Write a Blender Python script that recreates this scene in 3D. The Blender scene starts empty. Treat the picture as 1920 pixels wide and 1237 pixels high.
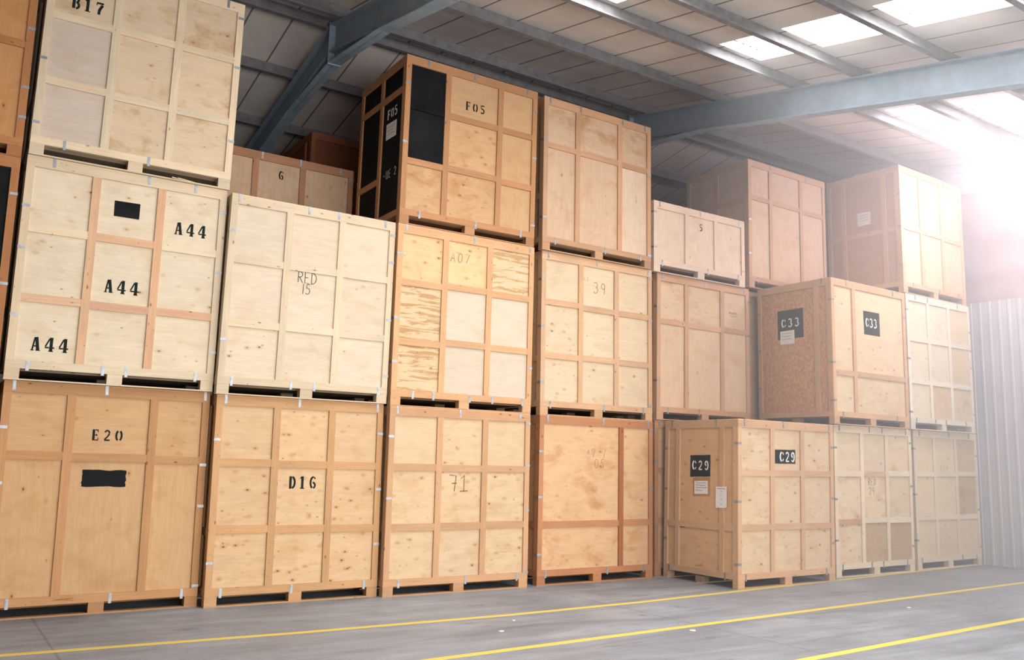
import bpy, bmesh, math, random
from mathutils import Vector, Matrix
random.seed(7)
C = bpy.context.scene.collection
R = math.radians

# ------------------------------------------------------------------ camera, sky, lights, exposure
cam_data = bpy.data.cameras.new('camera')
cam_data.sensor_width = 36.0
cam_data.lens = 36.0 * 1650.6 / 1920.0
cam_data.clip_end = 200
camera = bpy.data.objects.new('camera', cam_data); C.objects.link(camera)
def cam_matrix(pos, yaw, pitch, roll):
    fw = Vector((math.sin(yaw)*math.cos(pitch), math.cos(yaw)*math.cos(pitch), math.sin(pitch)))
    rt = Vector((math.cos(yaw), -math.sin(yaw), 0)); up = rt.cross(fw)
    r2 = rt*math.cos(roll) + up*math.sin(roll); u2 = -rt*math.sin(roll) + up*math.cos(roll)
    m = Matrix((r2, u2, -fw)).transposed().to_4x4(); m.translation = pos
    return m
camera.matrix_world = cam_matrix(Vector((0.556, -10.188, 1.688)), R(33.658), R(8.458), R(1.364))
bpy.context.scene.camera = camera

vs = bpy.context.scene.view_settings
vs.view_transform = 'Standard'; vs.look = 'None'; vs.gamma = 1.0; vs.use_curve_mapping = False
vs.exposure = -0.08
bpy.context.scene.display_settings.display_device = 'sRGB'

world = bpy.data.worlds.new('overcast_sky'); bpy.context.scene.world = world
world.use_nodes = True
bg = world.node_tree.nodes['Background']
bg.inputs[0].default_value = (0.92, 0.95, 1.0, 1); bg.inputs[1].default_value = 1.0

DOOR_X0, DOOR_X1, DOOR_H = 0.0, 17.0, 3.6
def area_lamp(name, loc, rot, sx, sy, power, col):
    l = bpy.data.lights.new(name, 'AREA'); l.shape = 'RECTANGLE'; l.size = sx; l.size_y = sy
    l.energy = power; l.color = col
    o = bpy.data.objects.new(name, l); C.objects.link(o); o.location = loc; o.rotation_euler = rot
    return o
# daylight through the open loading doors behind the photographer
area_lamp('loading_door_daylight', ((DOOR_X0+DOOR_X1)/2, -13.9, 1.85), (R(90), 0, 0), DOOR_X1-DOOR_X0, 3.4, 2250, (1.0, 0.97, 0.95))
SKY_EMIT = 18.5          # brightness of the overcast sky in the rooflight panes

FLARE_POWER, FLARE_COL = 390, (1.0, 0.77, 0.85)   # added lamp imitating lens flare at the end of the hall
HAZE, HAZE_G = 0.080, 0.12                             # added haze that spreads the flare glow

# ------------------------------------------------------------------ mesh helpers
def quad_box(bm, x0, x1, y0, y1, z0, z1):
    v = [bm.verts.new(p) for p in ((x0,y0,z0),(x1,y0,z0),(x1,y1,z0),(x0,y1,z0),(x0,y0,z1),(x1,y0,z1),(x1,y1,z1),(x0,y1,z1))]
    for f in ((0,3,2,1),(4,5,6,7),(0,1,5,4),(1,2,6,5),(2,3,7,6),(3,0,4,7)):
        bm.faces.new([v[i] for i in f])
def prism(bm, pts, depth):
    """pts: list of Vector (planar, any order ccw); depth: Vector extrusion"""
    a = [bm.verts.new(p) for p in pts]; b = [bm.verts.new(p + depth) for p in pts]
    bm.faces.new(a); bm.faces.new(b[::-1])
    n = len(a)
    for i in range(n):
        bm.faces.new((a[(i+1) % n], a[i], b[i], b[(i+1) % n]))
def link(name, bm, mat, parent=None, color=None):
    me = bpy.data.meshes.new(name)
    bmesh.ops.recalc_face_normals(bm, faces=bm.faces[:])
    bm.to_mesh(me); bm.free()
    me.materials.append(mat)
    o = bpy.data.objects.new(name, me); C.objects.link(o)
    if parent: o.parent = parent
    if color: o.color = (*color, 1)
    return o
def tag(o, label, cat, group=None):
    o['label'] = label; o['category'] = cat
    if group: o['group'] = group
    return o
def struct(o):
    o['kind'] = 'structure'; return o
def lin(r, g, b, k=1.0):
    f = lambda c: ((c/255+0.055)/1.055)**2.4 if c > 10 else c/255/12.92
    return (f(r)*k, f(g)*k, f(b)*k)
def jitter(c, a=0.07):
    k = 1 + random.uniform(-a, a); t = random.uniform(-a, a)*0.35
    return (c[0]*k*(1+t), c[1]*k, c[2]*k*(1-t))

# ------------------------------------------------------------------ materials
class NT:
    def __init__(s, name):
        s.m = bpy.data.materials.new(name); s.m.use_nodes = True
        s.t = s.m.node_tree; s.b = s.t.nodes['Principled BSDF']
    def n(s, kind, **k):
        x = s.t.nodes.new(kind)
        for a, v in k.items(): setattr(x, a, v)
        return x
    def l(s, a, b): s.t.links.new(a, b)
    def math(s, op, a, b=None, c=None):
        x = s.n('ShaderNodeMath', operation=op)
        for i, q in enumerate((a, b, c)):
            if q is None: continue
            if isinstance(q, (int, float)): x.inputs[i].default_value = q
            else: s.l(q, x.inputs[i])
        return x.outputs[0]
    def ramp(s, fac, stops):
        x = s.n('ShaderNodeValToRGB'); e = x.color_ramp.elements
        while len(e) < len(stops): e.new(0.5)
        for q, (p, v) in zip(e, stops):
            q.position = p; q.color = (v, v, v, 1) if isinstance(v, (int, float)) else (*v, 1)
        s.l(fac, x.inputs[0]); return x.outputs[0]
    def mix(s, fac, a, b, mode='MIX'):
        x = s.n('ShaderNodeMix', data_type='RGBA', blend_type=mode)
        for i, q in ((0, fac), (6, a), (7, b)):
            if isinstance(q, (int, float)): x.inputs[i].default_value = q
            elif isinstance(q, tuple): x.inputs[i].default_value = (*q, 1)
            else: s.l(q, x.inputs[i])
        return x.outputs[2]
    def coords(s, scale=(1,1,1), rnd=True):
        tc = s.n('ShaderNodeTexCoord'); mp = s.n('ShaderNodeMapping'); mp.inputs['Scale'].default_value = scale
        s.l(tc.outputs['Object'], mp.inputs['Vector'])
        if rnd:
            oi = s.n('ShaderNodeObjectInfo')
            r = s.math('MULTIPLY', oi.outputs['Random'], 97.0)
            cx = s.n('ShaderNodeCombineXYZ'); s.l(r, cx.inputs[0]); s.l(r, cx.inputs[1]); s.l(s.math('MULTIPLY', r, 0.37), cx.inputs[2])
            s.l(cx.outputs[0], mp.inputs['Location'])
        return mp.outputs[0]
    def noise(s, co, scale, detail=3.0, rough=0.55, dist=0.0):
        x = s.n('ShaderNodeTexNoise'); x.inputs['Scale'].default_value = scale; x.inputs['Detail'].default_value = detail
        x.inputs['Roughness'].default_value = rough; x.inputs['Distortion'].default_value = dist
        s.l(co, x.inputs['Vector']); return x.outputs['Fac']
    def voronoi(s, co, scale, feature='F1'):
        x = s.n('ShaderNodeTexVoronoi', feature=feature); x.inputs['Scale'].default_value = scale
        s.l(co, x.inputs['Vector']); return x
    def objcol(s):
        return s.n('ShaderNodeObjectInfo').outputs['Color']
    def done(s, col, rough=0.7, spec=0.3, metal=0.0, bump=None, bstr=0.2):
        if isinstance(col, tuple): s.b.inputs['Base Color'].default_value = (*col, 1)
        else: s.l(col, s.b.inputs['Base Color'])
        if isinstance(rough, (int, float)): s.b.inputs['Roughness'].default_value = rough
        else: s.l(rough, s.b.inputs['Roughness'])
        s.b.inputs['Specular IOR Level'].default_value = spec; s.b.inputs['Metallic'].default_value = metal
        if bump is not None:
            x = s.n('ShaderNodeBump'); x.inputs['Strength'].default_value = bstr; x.inputs['Distance'].default_value = 0.01
            s.l(bump, x.inputs['Height']); s.l(x.outputs[0], s.b.inputs['Normal'])
        return s.m

def plywood(name, knots=0.5, blotch=0.5, torn=0.0, vertical=False, size=0.095):
    t = NT(name)
    base = t.objcol()
    g = (60, 60, 3.5) if vertical else (3.5, 3.5, 60)
    grain = t.ramp(t.noise(t.coords(g), 1.0, 4, 0.6), ((0.25, 0.93), (0.75, 1.05)))
    w = (9, 9, 1.2) if vertical else (1.2, 1.2, 6)
    figure = t.ramp(t.noise(t.coords(w), 1.6, 3, 0.6, 1.6), ((0.3, 0.93), (0.7, 1.04)))
    col = t.mix(1.0, base, grain, 'MULTIPLY'); col = t.mix(1.0, col, figure, 'MULTIPLY')
    bl = t.ramp(t.noise(t.coords((1.4, 1.4, 2.2)), 1.9, 5, 0.62, 0.4), ((0.50, 0.0), (0.72, 1.0)))
    col = t.mix(t.math('MULTIPLY', bl, blotch), col, t.mix(1.0, base, (0.74, 0.58, 0.40), 'MULTIPLY'))
    pale = t.ramp(t.noise(t.coords((1, 1, 1)), 2.4, 3, 0.5), ((0.55, 0.0), (0.75, 0.3)))
    col = t.mix(pale, col, t.mix(1.0, base, (1.08, 1.12, 1.18), 'MULTIPLY'))
    if torn:
        n = t.noise(t.coords((1.1, 1.1, 11)), 1.5, 6, 0.7, 0.5)
        tm = t.ramp(n, ((0.52, 0.0), (0.54, 1.0)))
        col = t.mix(t.math('MULTIPLY', tm, torn), col, t.mix(1.0, base, (0.72, 0.55, 0.38), 'MULTIPLY'))
    if knots:
        sc = (1.7, 1.7, 1.0) if vertical else (1.0, 1.0, 1.7)
        co = t.coords(sc)
        for scale, rad, keep in ((5.2, size, 0.62), (8.0, size*0.75, 0.80)):
            v = t.voronoi(co, scale)
            d = v.outputs['Distance']
            sp = t.n('ShaderNodeSeparateColor'); t.l(v.outputs['Color'], sp.inputs[0])
            on = t.math('GREATER_THAN', sp.outputs[0], 1.0 - (1.0-keep)*2*knots)
            halo = t.math('MULTIPLY', t.ramp(d, ((rad*0.9, 0.55), (rad*2.8, 0.0))), on)
            core = t.math('MULTIPLY', t.ramp(d, ((rad*0.45, 0.92), (rad*0.95, 0.0))), on)
            col = t.mix(halo, col, t.mix(1.0, base, (0.70, 0.50, 0.32), 'MULTIPLY'))
            col = t.mix(core, col, (0.085, 0.045, 0.022))
    return t.done(col, 0.72, 0.22)
def timber(name, vertical):
    t = NT(name); base = t.objcol()
    g = (38, 38, 2.2) if vertical else (2.2, 2.2, 38)
    grain = t.ramp(t.noise(t.coords(g), 1.0, 4, 0.65, 0.7), ((0.25, 0.85), (0.75, 1.08)))
    col = t.mix(1.0, base, grain, 'MULTIPLY')
    tone = t.ramp(t.noise(t.coords((1, 1, 1)), 1.3, 2), ((0.3, 0.92), (0.7, 1.06)))
    col = t.mix(1.0, col, tone, 'MULTIPLY')
    co = t.coords((2.2, 2.2, 1.0) if vertical else (1.0, 1.0, 2.2))
    v = t.voronoi(co, 4.6); sp = t.n('ShaderNodeSeparateColor'); t.l(v.outputs['Color'], sp.inputs[0])
    on = t.math('GREATER_THAN', sp.outputs[0], 0.5)
    k = t.math('MULTIPLY', t.ramp(v.outputs['Distance'], ((0.05, 0.85), (0.13, 0.0))), on)
    col = t.mix(k, col, t.mix(1.0, base, (0.38, 0.22, 0.12), 'MULTIPLY'))
    # nail heads
    v2 = t.voronoi(t.coords((1, 1, 1)), 13.0)
    nl = t.ramp(v2.outputs['Distance'], ((0.055, 0.8), (0.085, 0.0)))
    col = t.mix(nl, col, (0.09, 0.06, 0.045))
    return t.done(col, 0.75, 0.2)
def flat(name, col, rough=0.7, spec=0.3, metal=0.0, var=0.12, scale=6.0):
    t = NT(name)
    r = t.ramp(t.noise(t.coords((1, 1, 1)), scale, 4), ((0.3, 1-var), (0.7, 1+var)))
    return t.done(t.mix(1.0, col, r, 'MULTIPLY'), rough, spec, metal)
def objflat(name, rough=0.6, spec=0.3, metal=0.0):
    t = NT(name); r = t.ramp(t.noise(t.coords((1, 1, 1)), 5, 3), ((0.3, 0.92), (0.7, 1.06)))
    return t.done(t.mix(1.0, t.objcol(), r, 'MULTIPLY'), rough, spec, metal)

M = dict(
    plain=plywood('plywood_plain', 0.0, 0.25),
    light=plywood('plywood_light_knots', 0.5, 0.35, size=0.1),
    knotty=plywood('plywood_knotty', 1.0, 0.5, size=0.11),
    spotted=plywood('plywood_spotted', 1.35, 0.4, size=0.105),
    blotchy=plywood('plywood_blotchy', 0.45, 0.95),
    upright=plywood('plywood_upright_grain', 0.2, 0.45, vertical=True),
    streaked=plywood('plywood_streaked', 0.9, 0.3, torn=0.9),
    post=timber('timber_upright', True), rail=timber('timber_level', False),
    black=flat('black_paint', (0.010, 0.010, 0.011), 0.75, 0.08, var=0.35, scale=3),
    stencil=flat('stencil_ink', (0.010, 0.017, 0.015), 0.8, 0.1),
    pen=objflat('marker_ink', 0.8, 0.2),
    white=flat('white_stencil_paint', lin(215, 212, 208), 0.7),
    paper=flat('white_paper', lin(222, 218, 212), 0.7, var=0.04),
    card=flat('brown_card', lin(170, 125, 80), 0.8),
    steel=flat('zinc_steel', (0.30, 0.325, 0.35), 0.48, 0.4, metal=0.6, var=0.2, scale=20),
    dark=flat('dark_slot', (0.01, 0.009, 0.008), 0.9),
)
def osb():
    t = NT('strand_board'); base = t.objcol()
    co = t.coords((1.0, 1.6, 1.0)); v = t.voronoi(co, 26.0)
    sp = t.n('ShaderNodeSeparateColor'); t.l(v.outputs['Color'], sp.inputs[0])
    r = t.ramp(sp.outputs[0], ((0.0, (0.82, 0.74, 0.66)), (0.5, (0.98, 0.97, 0.95)), (1.0, (1.14, 1.18, 1.24))))
    col = t.mix(1.0, base, r, 'MULTIPLY')
    n = t.ramp(t.noise(t.coords((1, 1, 1)), 18, 4, 0.7), ((0.3, 0.8), (0.7, 1.15)))
    return t.done(t.mix(1.0, col, n, 'MULTIPLY'), 0.75, 0.25)
M['osb'] = osb()
def concrete():
    t = NT('worn_concrete'); co = t.coords((1, 1, 1), False)
    n1 = t.ramp(t.noise(co, 0.55, 6, 0.6, 0.6), ((0.3, 0.74), (0.7, 1.16)))
    n2 = t.ramp(t.noise(t.coords((0.5, 3.2, 1), False), 0.9, 5, 0.66, 0.9), ((0.3, 0.72), (0.7, 1.2)))
    n3 = t.ramp(t.noise(co, 30, 5, 0.7), ((0.3, 0.93), (0.7, 1.07)))
    col = t.mix(1.0, (0.265, 0.280, 0.304), n1, 'MULTIPLY'); col = t.mix(1.0, col, n2, 'MULTIPLY'); col = t.mix(1.0, col, n3, 'MULTIPLY')
    st = t.ramp(t.noise(t.coords((0.8, 2.0, 1), False), 1.7, 4, 0.6, 0.3), ((0.62, 0.0), (0.72, 0.6)))
    col = t.mix(st, col, (0.12, 0.12, 0.122))
    sx = t.n('ShaderNodeSeparateXYZ'); t.l(co, sx.inputs[0])
    j = t.math('LESS_THAN', t.math('ABSOLUTE', t.math('SUBTRACT', t.math('MODULO', t.math('ADD', sx.outputs[0], 61.3), 6.0), 3.0)), 0.012)
    col = t.mix(t.math('MULTIPLY', j, 0.45), col, (0.09, 0.09, 0.09))
    rough = t.ramp(t.noise(co, 1.2, 4), ((0.3, 0.42), (0.7, 0.62)))
    return t.done(col, rough, 0.4, bump=t.noise(co, 22, 4), bstr=0.06)
M['concrete'] = concrete()
def line_paint():
    t = NT('yellow_floor_paint'); co = t.coords((1, 1, 1), False)
    w = t.ramp(t.noise(co, 9, 5, 0.75), ((0.60, 0.0), (0.72, 0.55)))
    col = t.mix(w, (0.70, 0.53, 0.10), (0.42, 0.38, 0.22))
    return t.done(col, 0.6, 0.3)
M['yellow'] = line_paint()
def lining():
    t = NT('roof_lining'); co = t.coords((1, 1, 1), False)
    sx = t.n('ShaderNodeSeparateXYZ'); t.l(co, sx.inputs[0])
    d = t.math('ABSOLUTE', t.math('SUBTRACT', t.math('MODULO', t.math('ADD', sx.outputs[0], 59.9), 0.6), 0.3))
    j = t.math('LESS_THAN', d, 0.014)
    n = t.ramp(t.noise(co, 1.1, 5, 0.6), ((0.3, 0.86), (0.7, 1.08)))
    col = t.mix(1.0, (0.58, 0.53, 0.49), n, 'MULTIPLY')
    return t.done(t.mix(t.math('MULTIPLY', j, 0.85), col, (0.10, 0.09, 0.085)), 0.85, 0.15)
M['lining'] = lining()
M['purlin'] = flat('galvanised_purlin', (0.16, 0.155, 0.16), 0.6, 0.35, metal=0.1, var=0.2, scale=8)
M['rafter'] = flat('blue_grey_steel_paint', (0.25, 0.32, 0.39), 0.5, 0.4, var=0.12)
M['cladding'] = flat('grey_wall_sheet', (0.47, 0.47, 0.50), 0.55, 0.35, var=0.06, scale=2)
M['blanket'] = flat('quilted_gable_lining', (0.42, 0.345, 0.365), 0.85, 0.1, var=0.1, scale=2)
M['block'] = flat('white_block_wall', (0.30, 0.285, 0.27), 0.85, 0.2, var=0.06, scale=2)
def daylight(name, s):
    m = bpy.data.materials.new(name); m.use_nodes = True; t = m.node_tree
    t.nodes.remove(t.nodes['Principled BSDF'])
    e = t.nodes.new('ShaderNodeEmission'); e.inputs[0].default_value = (1.0, 0.985, 0.985, 1); e.inputs[1].default_value = s
    t.links.new(e.outputs[0], t.nodes['Material Output'].inputs[0]); return m
M['pane'] = daylight('rooflight_pane', SKY_EMIT)

# ------------------------------------------------------------------ the building
X0, X1, Y0, Y1 = -7.0, 17.5, -14.0, 9.5
TAN, YR, ZB = 0.2, 1.6, 7.6              # roof pitch, ridge line, underside of the rafters at the ridge
def roof_z(y, h): return ZB + h - TAN*abs(y - YR)
LIN_H = 0.65                              # lining above the underside of the rafters
bm = bmesh.new(); quad_box(bm, X0-0.3, X1+0.5, Y0-0.3, Y1+0.3, -0.2, 0.0)
struct(link('floor', bm, M['concrete']))

SKY_X = ((3.87, 4.72), (6.57, 7.42), (9.29, 10.14), (13.14, 14.02), (15.86, 16.71))
SKY_Y = ((-2.92, -2.12), (-4.24, -3.18), (-5.74, -4.49), (-7.2, -6.0), (-8.7, -7.43))
def lining_mesh():
    bm = bmesh.new()
    xs = sorted({X0, X1} | {v for s in SKY_X for v in s})
    ys = sorted({Y0, YR, Y1} | {v for s in SKY_Y for v in s})
    hole = lambda x, y: any(a <= x <= b for a, b in SKY_X) and any(a <= y <= b for a, b in SKY_Y)
    vc = {}
    def V(x, y):
        if (x, y) not in vc: vc[(x, y)] = bm.verts.new((x, y, roof_z(y, LIN_H)))
        return vc[(x, y)]
    for i in range(len(xs)-1):
        for j in range(len(ys)-1):
            if hole((xs[i]+xs[i+1])/2, (ys[j]+ys[j+1])/2): continue
            bm.faces.new((V(xs[i], ys[j]), V(xs[i+1], ys[j]), V(xs[i+1], ys[j+1]), V(xs[i], ys[j+1])))
    # reveals round every rooflight opening and a closed outer sheet above
    for a, b in SKY_X:
        for c, d in SKY_Y:
            q = [(a, c), (b, c), (b, d), (a, d)]
            lo = [bm.verts.new((x, y, roof_z(y, LIN_H))) for x, y in q]; hi = [bm.verts.new((x, y, roof_z(y, LIN_H+0.14))) for x, y in q]
            for k in range(4): bm.faces.new((lo[k], lo[(k+1) % 4], hi[(k+1) % 4], hi[k]))
    return bm
struct(link('ceiling', lining_mesh(), M['lining']))
bm = bmesh.new()
for ya, yb in ((Y0-0.3, YR), (YR, Y1+0.3)):
    v = [bm.verts.new((x, y, roof_z(y, LIN_H+0.30))) for x, y in ((X0-.3, ya), (X1+.5, ya), (X1+.5, yb), (X0-.3, yb))]
    bm.faces.new(v)
struct(link('trim_1', bm, M['cladding']))
n = 0
for a, b in SKY_X:
    for c, d in SKY_Y:
        n += 1; bm = bmesh.new()
        # profiled sheet: shallow ribs across the pane
        k = 12; rows = []
        for i in range(k+1):
            x = a + (b-a)*i/k; dz = 0.02*(i % 2)
            rows.append([bm.verts.new((x, y, roof_z(y, LIN_H+0.145)+dz)) for y in (c, d)])
        for i in range(k): bm.faces.new((rows[i][0], rows[i+1][0], rows[i+1][1], rows[i][1]))
        struct(link('window_%d' % n, bm, M['pane']))

def slab(name, x0, x1, y0, y1, z0, z1, mat):
    bm = bmesh.new(); quad_box(bm, x0, x1, y0, y1, z0, z1); return struct(link(name, bm, mat))
slab('wall_left', X0-0.2, X0, Y0, Y1, 0, roof_z(Y1, LIN_H)+1.6, M['block'])
slab('wall_back', X0, X1, Y1, Y1+0.2, 0, roof_z(Y1, LIN_H), M['block'])
bm = bmesh.new()
zt = roof_z(Y0, LIN_H)
quad_box(bm, X0, DOOR_X0, Y0-0.2, Y0, 0, zt); quad_box(bm, DOOR_X1, X1, Y0-0.2, Y0, 0, zt); quad_box(bm, DOOR_X0, DOOR_X1, Y0-0.2, Y0, DOOR_H, zt)
struct(link('wall_front', bm, M['block']))
# end wall: upright ribbed sheeting up to 4.9 m, a quilted lining above it
WX = 17.2
bm = bmesh.new(); prof = []
y = -13.9
while y < Y1-0.02:
    prof += [(y, 0.0), (y+0.115, 0.0), (y+0.130, 0.010), (y+0.165, 0.010), (y+0.18, 0.0)]; y += 0.18
lo = [bm.verts.new((WX-d, min(yy, Y1), 0.0)) for yy, d in prof]; hi = [bm.verts.new((WX-d, min(yy, Y1), 4.9)) for yy, d in prof]
for i in range(len(prof)-1): bm.faces.new((lo[i], lo[i+1], hi[i+1], hi[i]))
tb = [bm.verts.new((WX+0.06, min(yy, Y1), 4.9)) for yy, d in prof]
for i in range(len(prof)-1): bm.faces.new((hi[i], hi[i+1], tb[i+1], tb[i]))
struct(link('wall_right', bm, M['cladding']))
bm = bmesh.new(); ny, nz = 120, 40; g = []
for i in range(ny+1):
    yy = Y0 + (Y1-Y0)*i/ny; ztop = roof_z(yy, LIN_H); col = []
    for k in range(nz+1):
        zz = 4.55 + (ztop-4.55)*k/nz
        sag = 0.035*math.sin(zz*9.0 + 0.8*math.sin(yy*1.3) + 0.35*yy) + 0.03*math.sin(zz*4.3 - yy*0.9)
        col.append(bm.verts.new((X1-0.13+sag*0.8, yy, zz)))
    g.append(col)
for i in range(ny):
    for k in range(nz): bm.faces.new((g[i][k], g[i+1][k], g[i+1][k+1], g[i][k+1]))
o = struct(link('wall_gable', bm, M['blanket']))
for f in o.data.polygons: f.use_smooth = True

# steel frame
def i_section(bm, p0, p1, depth, width, tf=0.016, tw=0.011):
    """I beam from p0 to p1 (points on the underside), web upright, in a plane x = const"""
    for sx0, sx1, z0, z1 in ((-width/2, width/2, 0, tf), (-width/2, width/2, depth-tf, depth), (-tw/2, tw/2, tf, depth-tf)):
        q = []
        for p in (p0, p1):
            for a, b in ((sx0, z0), (sx1, z0), (sx1, z1), (sx0, z1)): q.append(bm.verts.new((p[0]+a, p[1], p[2]+b)))
        for f in ((0,1,2,3), (7,6,5,4), (0,4,5,1), (1,5,6,2), (2,6,7,3), (3,7,4,0)): bm.faces.new([q[i] for i in f])
def haunch(bm, x, s, dz, L, width):
    """tapered cut of beam below the rafter at the ridge, on side s"""
    tw, tf = 0.011, 0.014
    a = Vector((x, YR, ZB)); b = Vector((x, YR + s*L, roof_z(YR + s*L, 0))); c = Vector((x, YR, ZB-dz))
    prism(bm, [a + Vector((-tw/2, 0, 0)), b + Vector((-tw/2, 0, 0)), c + Vector((-tw/2, 0, 0))], Vector((tw, 0, 0)))
    w = Vector((width/2, 0, 0))
    prism(bm, [c - w, b - w, b - w + Vector((0, 0, tf)), c - w + Vector((0, 0, tf))], w*2)
for xr, lab in ((-1.0, 'grey blue steel roof rafter left of the photograph, above the first stack'),
                (5.12, 'dark blue grey steel rafter rising behind the crate stencilled B17 to the ridge'),
                (17.04, 'pale steel rafter against the end wall, above the ribbed wall sheeting'),
                (11.0, 'pale blue grey steel rafter crossing the upper right below the rooflights')):
    t = bpy.data.objects.new('roof_rafter', None); C.objects.link(t); t.location = (0, 0, 0)
    tag(t, lab, 'beam', 'steel roof rafters')
    for s, ye in ((-1, Y0), (1, Y1)):
        bm = bmesh.new(); i_section(bm, (xr, YR, ZB), (xr, ye, roof_z(ye, 0)), 0.45, 0.19)
        link('rafter_beam', bm, M['rafter'], t)
        bm = bmesh.new(); haunch(bm, xr, s, 0.16, 1.7, 0.19)
        link('apex_haunch', bm, M['rafter'], t)
    bm = bmesh.new(); quad_box(bm, xr-0.1, xr+0.1, YR-0.012, YR+0.012, ZB-0.18, ZB+0.47)
    link('end_plate', bm, M['rafter'], t)
    for ye, s in ((Y0+0.16, 1), (Y1-0.16, -1)):
        bm = bmesh.new()
        zt = roof_z(ye, 0)
        quad_box(bm, xr-0.095, xr+0.095, ye-0.15, ye-0.135, 0, zt); quad_box(bm, xr-0.095, xr+0.095, ye+0.135, ye+0.15, 0, zt)
        quad_box(bm, xr-0.006, xr+0.006, ye-0.135, ye+0.135, 0, zt)
        link('column', bm, M['rafter'], t)
PUR = [(YR-0.35, 'dark purlin just on the near side of the ridge'), (-0.47, 'second purlin down the near slope from the ridge'),
       (-2.02, 'third purlin down the near slope, along the upper edge of the rooflights'),
       (-3.05+(-0.02), 'fourth purlin down the near slope, dividing the first and second rooflight panes'),
       (-4.36, 'fifth purlin down the near slope, dividing the second and third rooflight panes'),
       (-5.87, 'sixth purlin down the near slope, below the third rooflight panes'), (-7.3, 'seventh purlin down the near slope, above the photographer'),
       (-8.8, 'eighth purlin down the near slope, behind the photographer'), (-10.3, 'ninth purlin down the near slope, behind the photographer'), (-11.8, 'tenth purlin down the near slope, nearest the loading doors'),
       (YR+0.15, 'dark purlin just on the far side of the ridge'), (3.17, 'second dark purlin down the far slope from the ridge'), (4.74, 'third dark purlin down the far slope, above the crate numbered 6'),
       (6.3, 'fourth dark purlin down the far slope'), (7.9, 'fifth dark purlin down the far slope, nearest the back wall')]
for yp, lab in PUR:
    bm = bmesh.new(); z = roof_z(yp, 0.451); h = 0.19; s = -1
    quad_box(bm, X0+0.02, WX-0.05, yp-0.004, yp+0.004, z, z+h)
    quad_box(bm, X0+0.02, WX-0.05, yp-0.072, yp-0.004, z, z+0.006); quad_box(bm, X0+0.02, WX-0.05, yp-0.072, yp-0.066, z+0.006, z+0.024)
    quad_box(bm, X0+0.02, WX-0.05, yp+0.004, yp+0.072, z+h-0.02-0.006, z+h-0.02)
    o = link('roof_purlin', bm, M['purlin']); tag(o, lab[:120], 'purlin', 'purlins under the roof')

# added globe lamp under the fourth purlin, standing in for lens flare glow
LX, LY, LZ = 14.8, -3.1, 6.87
lamp = bpy.data.objects.new('flare_globe_lamp', None); C.objects.link(lamp); lamp.location = (LX, LY, LZ)
tag(lamp, 'added globe lamp for the flare glow in front of the topmost right crate', 'lamp')
bm = bmesh.new(); bmesh.ops.create_uvsphere(bm, u_segments=24, v_segments=14, radius=0.15)
go = link('flare_globe', bm, daylight('flare_glass', 60.0), lamp)
for f in go.data.polygons: f.use_smooth = True
go.visible_shadow = True
bm = bmesh.new(); bmesh.ops.create_cone(bm, cap_ends=True, segments=20, radius1=0.085, radius2=0.055, depth=0.06, matrix=Matrix.Translation((0, 0, 0.17)))
link('flare_globe_cap', bm, M['steel'], lamp)
bm = bmesh.new(); bmesh.ops.create_cone(bm, cap_ends=True, segments=12, radius1=0.015, radius2=0.015, depth=0.055, matrix=Matrix.Translation((0, 0, 0.222)))
link('stem', bm, M['steel'], lamp)
for dx, dy in ((0, -0.24),):
    pl = bpy.data.lights.new('flare_light', 'POINT'); pl.energy = FLARE_POWER; pl.color = FLARE_COL; pl.shadow_soft_size = 0.06
    po = bpy.data.objects.new('flare_light', pl); C.objects.link(po); po.parent = lamp; po.location = (0, 0, -0.23)

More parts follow.
